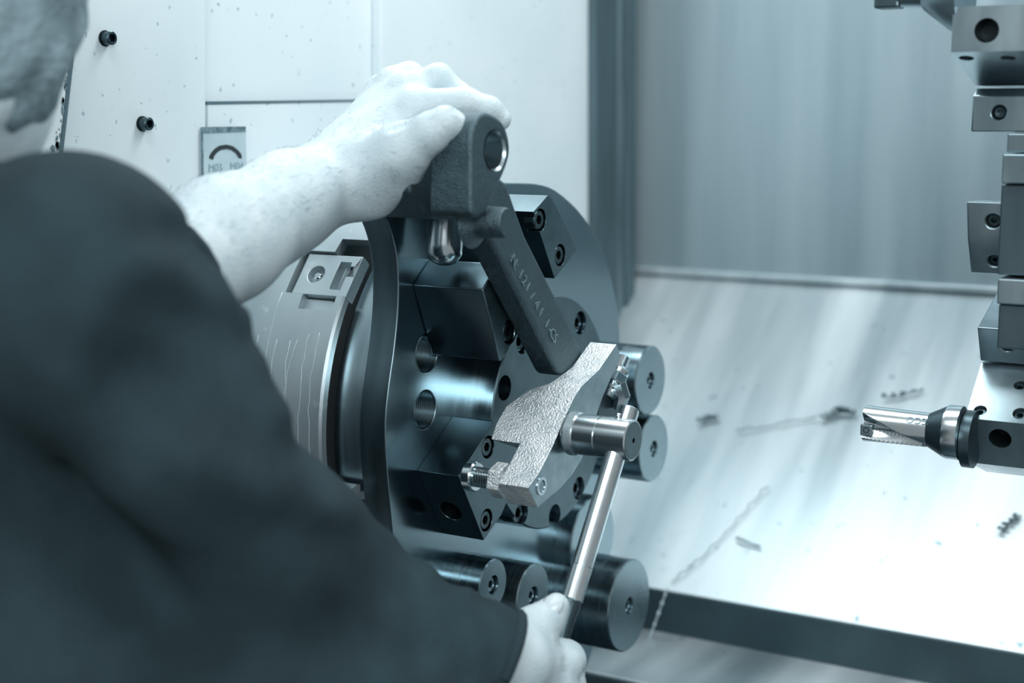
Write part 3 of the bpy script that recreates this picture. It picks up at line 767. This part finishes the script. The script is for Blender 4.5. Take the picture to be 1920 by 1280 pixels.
# ---- right hand around the wrench handle
RH_ = []
hp = lambda s: h0 + dh * s
def s_for(py): return s_at(py)
dH = depth(hb)
def C2(a, b, ra, rb, k=.008): RH_.append(('c', A(*a), A(*b), ra * mm, rb * mm, k))
dk = dH - .028      # hand sits in front of the handle
_ra = A(945, 1240, dk - .055); _rb = A(680, 1130, 1.04)
RH_.append(('c', _ra * .45 + _rb * .55, A(965, 1243, dk - .035), .026, .026, .012))
C2((960, 1235, dk - .03), (1030, 1248, dk + .01), 25, 21, .012)
C2((955, 1260, dk - .02), (1030, 1300, dk + .01), 24, 23, .012)
C2((1030, 1248, dk + .01), (1058, 1238, dk + .022), 18, 15, .010)
C2((1035, 1290, dk + .01), (1062, 1292, dk + .022), 18, 14, .010)
C2((1035, 1340, dk + .01), (1060, 1345, dk + .022), 18, 14, .010)
# thumb lying up the handle
C2((965, 1200, dk - .015), (1000, 1180, dk - .005), 22, 17, .012)
C2((1000, 1180, dk - .005), (1028, 1157, dk + .000), 15, 12.5, .008)
C2((1028, 1157, dk), (1043, 1136, dk + .002), 12.5, 10.0, .005)
# fingers closing behind the handle
hx_r = cR; 
for py, dd in ((1238, 0), (1290, .0), (1340, 0)):
    p = hp(s_for(py)); k1 = p + cR * .008 - cF * .012; k2 = p + cR * .012 + cF * .014; k3 = p - cR * .010 + cF * .020
    a = A(1060, py, dk + .022)
    RH_ += [('c', a, k1, .0135, .012, .008), ('c', k1, k2, .0115, .0105, .006), ('c', k2, k3, .0105, .009, .006)]
crr = [(A(1010, 1172, dk - .02), A(1025, 1190, dk - .02), .003, .0012), (A(985, 1250, dk - .03), A(1055, 1240, dk - .01), .004, .0015), (A(1000, 1262, dk - .03), A(1060, 1256, dk - .01), .004, .0016), (A(1035, 1266, dk - .012), A(1080, 1264, dk + .01), .005, .004), (A(1020, 1222, dk - .02), A(1046, 1204, dk), .004, .003)]
def frh(P): return sdf(RH_, P, crr)
parts.append(nets(frh, *bounds(RH_), .0020))
# ---- head and neck
hc = A(-140, -15, .90)
look = np.array([cR[0] * .35 + cF[0] * .95, cR[1] * .35 + cF[1] * .95, -.30]); look /= np.linalg.norm(look)
side = np.cross(look, (0, 0, 1)); side /= np.linalg.norm(side); upH = np.cross(side, look)
HX = [look, side, upH]
def hp_(f, s, u): return hc + look * f + side * s + upH * u
HD = [('e', hc, HX, (.097, .076, .100), .01), ('e', hp_(.035, 0, -.06), HX, (.060, .055, .062), .03), ('c', hp_(-.01, 0, -.06), hp_(-.07, 0, -.20), .056, .060, .03),
      ('c', hp_(.098, 0, -.005), hp_(.112, 0, -.035), .009, .014, .012), ('c', hp_(.088, -.035, .022), hp_(.088, .035, .022), .012, .012, .015),
      ('c', hp_(.094, -.018, -.066), hp_(.094, .018, -.066), .007, .007, .008), ('c', hp_(.075, 0, -.10), hp_(.085, 0, -.10), .02, .018, .02)]
for s in (-1, 1):
    HD += [('e', hp_(.0, s * .064, -.055), HX, (.016, .009, .026), .006), ('e', hp_(.082, s * .032, .0), HX, (.012, .014, .011), .004)]
HD += [('c', hp_(-.07, 0, -.20), A(-60, 620, .95), .06, .09, .03)]
def fhead(P): return sdf(HD, P)
parts.append(nets(fhead, *bounds(HD), .005))
base = A(-100, 1250, .98)
person = thing('person', 'person in a dark long sleeved top leaning in, both hands on the work', 'person', base)
body_o = build('body', parts, M['skin'], person)
# hair
def fhair(P):
    q = (P - hc.astype(np.float32)); f = q @ look.astype(np.float32); u = q @ upH.astype(np.float32); s = q @ side.astype(np.float32)
    d = ellipsoid(P, hc, HX, (.107, .090, .110))
    n = .0016 * np.sin(f * 190 + 2 * np.sin(u * 50)) + .0014 * np.sin(u * 120 + s * 90 + 2 * np.sin(f * 70))
    return np.maximum(np.maximum(d + n, f - .055 - .4 * np.maximum(u - .03, 0)), -.078 - u - .2 * f)
hl = hc - .14; hh = hc + .14
build('hair', [nets(fhair, hl, hh, .004)], M['hairm'], person)
# ---- clothing
SH = []
def S_(a, b, ra, rb, k=.03): SH.append(('c', A(*a), A(*b), ra * mm, rb * mm, k))
S_((-160, 1350, 1.0), (-120, 800, .97), 175, 140, .05)
S_((-120, 800, .97), (-30, 560, .93), 130, 72, .05)
S_((-40, 560, .90), (130, 540, .84), 74, 70, .05)
S_((130, 540, .84), (300, 755, .885), 70, 73, .03)
S_((300, 755, .885), (445, 985, .95), 73, 57, .03)
S_((445, 985, .95), (680, 1130, 1.04), 54, 46, .03)
S_((680, 1130, 1.04), (915, 1228, dk - .065), 46, 37, .02)
S_((200, 1180, 1.0), (650, 1420, 1.05), 150, 110, .03)
S_((350, 455, .845), (410, 515, .86), 12, 14, .02)
# left sleeve, pushed up to the elbow
S_((-40, 600, .95), (150, 600, .94), 80, 58, .04)
S_((150, 600, .94), (265, 545, .965), 56, 50, .03)
cuff_a = A(265, 545, .965); cuff_b = A(310, 515, .99); cd = (cuff_b - cuff_a) / np.linalg.norm(cuff_b - cuff_a)
rc_a = A(915, 1228, dk - .065); rc_d = rc_a - A(680, 1130, 1.04); rc_d /= np.linalg.norm(rc_d)
fold = []
for (a, b, d, r, dep) in [((340, 452), (430, 500), .84, .013, .013), ((285, 490), (165, 710), .80, .014, -.008), ((310, 575), (420, 640), .83, .018, .012), ((270, 690), (460, 725), .84, .022, .013),
                          ((420, 830), (640, 960), .93, .016, -.009), ((440, 780), (540, 840), .88, .014, .006), ((100, 890), (200, 1100), .84, .030, .020), ((200, 1100), (330, 1260), .86, .030, .022),
                          ((330, 900), (560, 1100), .88, .030, -.012), ((640, 980), (720, 1120), .98, .010, .005), ((760, 1040), (800, 1210), 1.02, .010, .006), ((840, 1090), (870, 1250), 1.04, .009, .006), ((895, 1130), (915, 1270), 1.05, .007, .005)]:
    fold.append((A(*a, d), A(*b, d), r, dep))
def fshirt(P):
    D = sdf(SH, P)
    for a, b, r, dep in fold:
        ab = b - a; ab = ab - cF * np.dot(ab, cF); q = P - a.astype(np.float32); q = q - (q @ cF.astype(np.float32))[..., None] * cF.astype(np.float32)
        tt = np.clip(q @ ab.astype(np.float32) / float(ab @ ab), 0, 1); d = np.linalg.norm(q - tt[..., None] * ab.astype(np.float32), axis=-1); D = D + dep * np.exp(-(d / r) ** 2)
    # cut both sleeves open at the cuffs
    near_r = np.linalg.norm(P - rc_a.astype(np.float32), axis=-1) < .12
    D = np.where(near_r, np.maximum(D, ((P - rc_a.astype(np.float32)) @ rc_d.astype(np.float32)) - .012), D)
    return D
lo, hi = bounds(SH, .015)
hi = np.array(hi)
shirt = build('shirt', [nets(fshirt, lo, hi, .0058)], M['cloth'], person)
# rolled cuff of the left sleeve
ax, u, v = frame(cd)
ring = []
for k in range(25):
    a = 2 * math.pi * k / 24; ring.append(cuff_a + cd * .012 + (u * math.cos(a) + v * math.sin(a)) * .049)
link('sleeve_cuff', mesh('sleeve_cuff', *tube(ring, .006, 12, False)), M['cuff'], person, 0)
ax, u, v = frame(rc_d); ring = []
for k in range(25):
    a = 2 * math.pi * k / 24; ring.append(rc_a + rc_d * .010 + (u * math.cos(a) + v * math.sin(a)) * .0345)
link('sleeve_cuff', mesh('sleeve_cuff', *tube(ring, .0045, 10, False)), M['cuff'], person, 0)
# thumb nail of the lower hand
def nail(p, d, nrm, L, W, name='thumb_nail'):
    d = d / np.linalg.norm(d); nrm = nrm - d * np.dot(nrm, d); nrm /= np.linalg.norm(nrm); s = np.cross(d, nrm)
    vs = []; fs = []; nu, nv = 8, 8
    for i in range(nu + 1):
        for j in range(nv + 1):
            a = -1 + 2 * i / nu; b = -1 + 2 * j / nv; wd = W * (1 - .25 * max(0, abs(b) - .5) ** 1 * 2)
            vs.append(p + d * b * L + s * a * wd + nrm * (-.0032 * a * a - .0012 * b * b))
    for i in range(nu):
        for j in range(nv): fs.append([i * (nv + 1) + j, i * (nv + 1) + j + 1, (i + 1) * (nv + 1) + j + 1, (i + 1) * (nv + 1) + j])
    o = link(name, mesh(name, vs, fs), M['nail'], body_o, 0)
    so = o.modifiers.new('thick', 'SOLIDIFY'); so.thickness = .0012; so.offset = 0
    return o
tp0 = A(1028, 1157, dk); tp1 = A(1043, 1136, dk + .002); td = (tp1 - tp0) / np.linalg.norm(tp1 - tp0)
nn = -cF * .9 - cR * .25 + cU * .35; nn = nn - td * np.dot(nn, td); nn /= np.linalg.norm(nn)
nail(tp0 * .35 + tp1 * .65 + nn * .0122, td, nn, .0086, .0076)
# short dark hairs on the left forearm and hand
me = body_o.data; vs = []; fs = []
nv = len(me.vertices); co = np.empty(nv * 3, np.float32); me.vertices.foreach_get('co', co); co = co.reshape(-1, 3)
no = np.empty(nv * 3, np.float32); me.vertices.foreach_get('normal', no); no = no.reshape(-1, 3)
nl = len(parts[0][0]); fa = B(420, 447, 1.10); fb = B(700, 270, 1.21); fd = (fb - fa) / np.linalg.norm(fb - fa)
cand = np.arange(nl); s = (co[cand] - fa) @ fd; up = no[cand] @ np.array([0, 0, 1.0]); tow = no[cand] @ (-cF)
okc = cand[(s > -.05) & (s < .17) & (((up > .2) & (tow > -.5)) | (tow > .55))]
for i in rng.choice(okc, 900):
    p = co[i].astype(float); n_ = no[i].astype(float); d = fd * random.uniform(.5, 1.2) + n_ * random.uniform(.15, .55) + np.array([0, 0, -.6]) * random.uniform(0, 1.2) + rng.normal(0, .25, 3)
    d /= np.linalg.norm(d); L = random.uniform(.003, .008); sv = np.cross(d, n_); sv /= np.linalg.norm(sv) + 1e-9; k = len(vs)
    wd = .00008
    vs += [p - sv * wd, p + sv * wd, p + d * L * .6 + sv * wd * .7 + n_ * .0003, p + d * L]
    fs += [[k, k + 1, k + 2], [k, k + 2, k + 3]]
link('arm_hair', mesh('arm_hair', vs, fs), M['armhair'], body_o, kind='stuff')

# ================================================================== SWARF AND COOLANT ON THE SLOPE
def onS(px, py): return onP(px, py, SP, SN)
def swarf(label, pts, r=.0012, amp=.004, turns=3, blob=None):
    P = [onS(a, b) + SN * .004 for a, b in pts]; Q = []; n = 50
    e1 = np.array([1.0, 0, 0]); e2 = SN
    for i in range(n + 1):
        f = i / n * (len(P) - 1); j = min(int(f), len(P) - 2); c = P[j] + (P[j + 1] - P[j]) * (f - j); a = f / (len(P) - 1) * turns * 2 * math.pi + 1.1 * math.sin(i * .9 + len(label)) ; am = amp * (.45 + .55 * abs(math.sin(i * .37 + len(label))))
        Q.append(c + (e1 * math.cos(a) + e2 * (math.sin(a) + .6)) * am)
    o = link('swarf_curl', mesh('swarf_curl', *tube(Q, r, 6)), M['swarf'], None, 0)
    return tag(o, label, 'metal chip', 'metal chips lying on the slope')
swarf('dark tangled chip just left of the drill tip', [(1545, 790), (1575, 775), (1600, 778)], .0016, .006, 7)
swarf('curled chip above the drill on the wet slope', [(1655, 750), (1690, 745), (1728, 735)], .0013, .004, 4)
swarf('thin long wire chip reaching left from the drill tip', [(1380, 812), (1430, 805), (1480, 795), (1530, 786)], .0008, .002, 2)
swarf('small chip on the slope right of the upper counterweights', [(1310, 795), (1330, 788), (1345, 785)], .0016, .004, 4)
swarf('long stringy chip running down the middle of the slope', [(1440, 915), (1400, 960), (1360, 1005), (1310, 1055), (1260, 1095)], .0007, .0018, 7)
swarf('short straight chip low on the slope', [(1380, 1012), (1402, 1020), (1425, 1028)], .0012, .002, 1)
swarf('dark chip near the right edge of the slope', [(1875, 1000), (1893, 983), (1912, 970)], .0016, .004, 4)
def strand(label, pts, Y):
    P = [onY(a, b, Y) for a, b in pts]; Q = []; R_ = []; n = 70
    for i in range(n + 1):
        f = i / n * (len(P) - 1); j = min(int(f), len(P) - 2); Q.append(P[j] + (P[j + 1] - P[j]) * (f - j)); R_.append(.0009 + .0022 * max(0, math.sin(i * 1.3) * math.sin(i * .37)) ** 2)
    return tag(link('coolant_strand', mesh('coolant_strand', *tube(Q, R_, 8)), M['coolant'], None, 0), label, 'coolant')
strand('thin beaded coolant strand dripping beside the largest counterweight', [(1252, 1100), (1238, 1140), (1220, 1190), (1195, 1240), (1178, 1285)], YL - .03)

dv = []; df = []
for i in range(42):
    px = random.uniform(1170, 1880); py = random.uniform(560, 1080)
    if i < 16: px = random.uniform(1160, 1360); py = random.uniform(660, 1080)
    p = onS(px, py); r_ = random.uniform(.0012, .0030)
    a, b = lathe_data(p - SN * .0002, SN, [(0, r_), (r_ * .35, r_ * .85), (r_ * .6, r_ * .45), (r_ * .66, 0)], 10); k = len(dv); dv += a; df += [[j + k for j in f] for f in b]
link('coolant_drops', mesh('coolant_drops', dv, df), M['drop'], bpy.data.objects['floor_slope'], 0, kind='stuff')
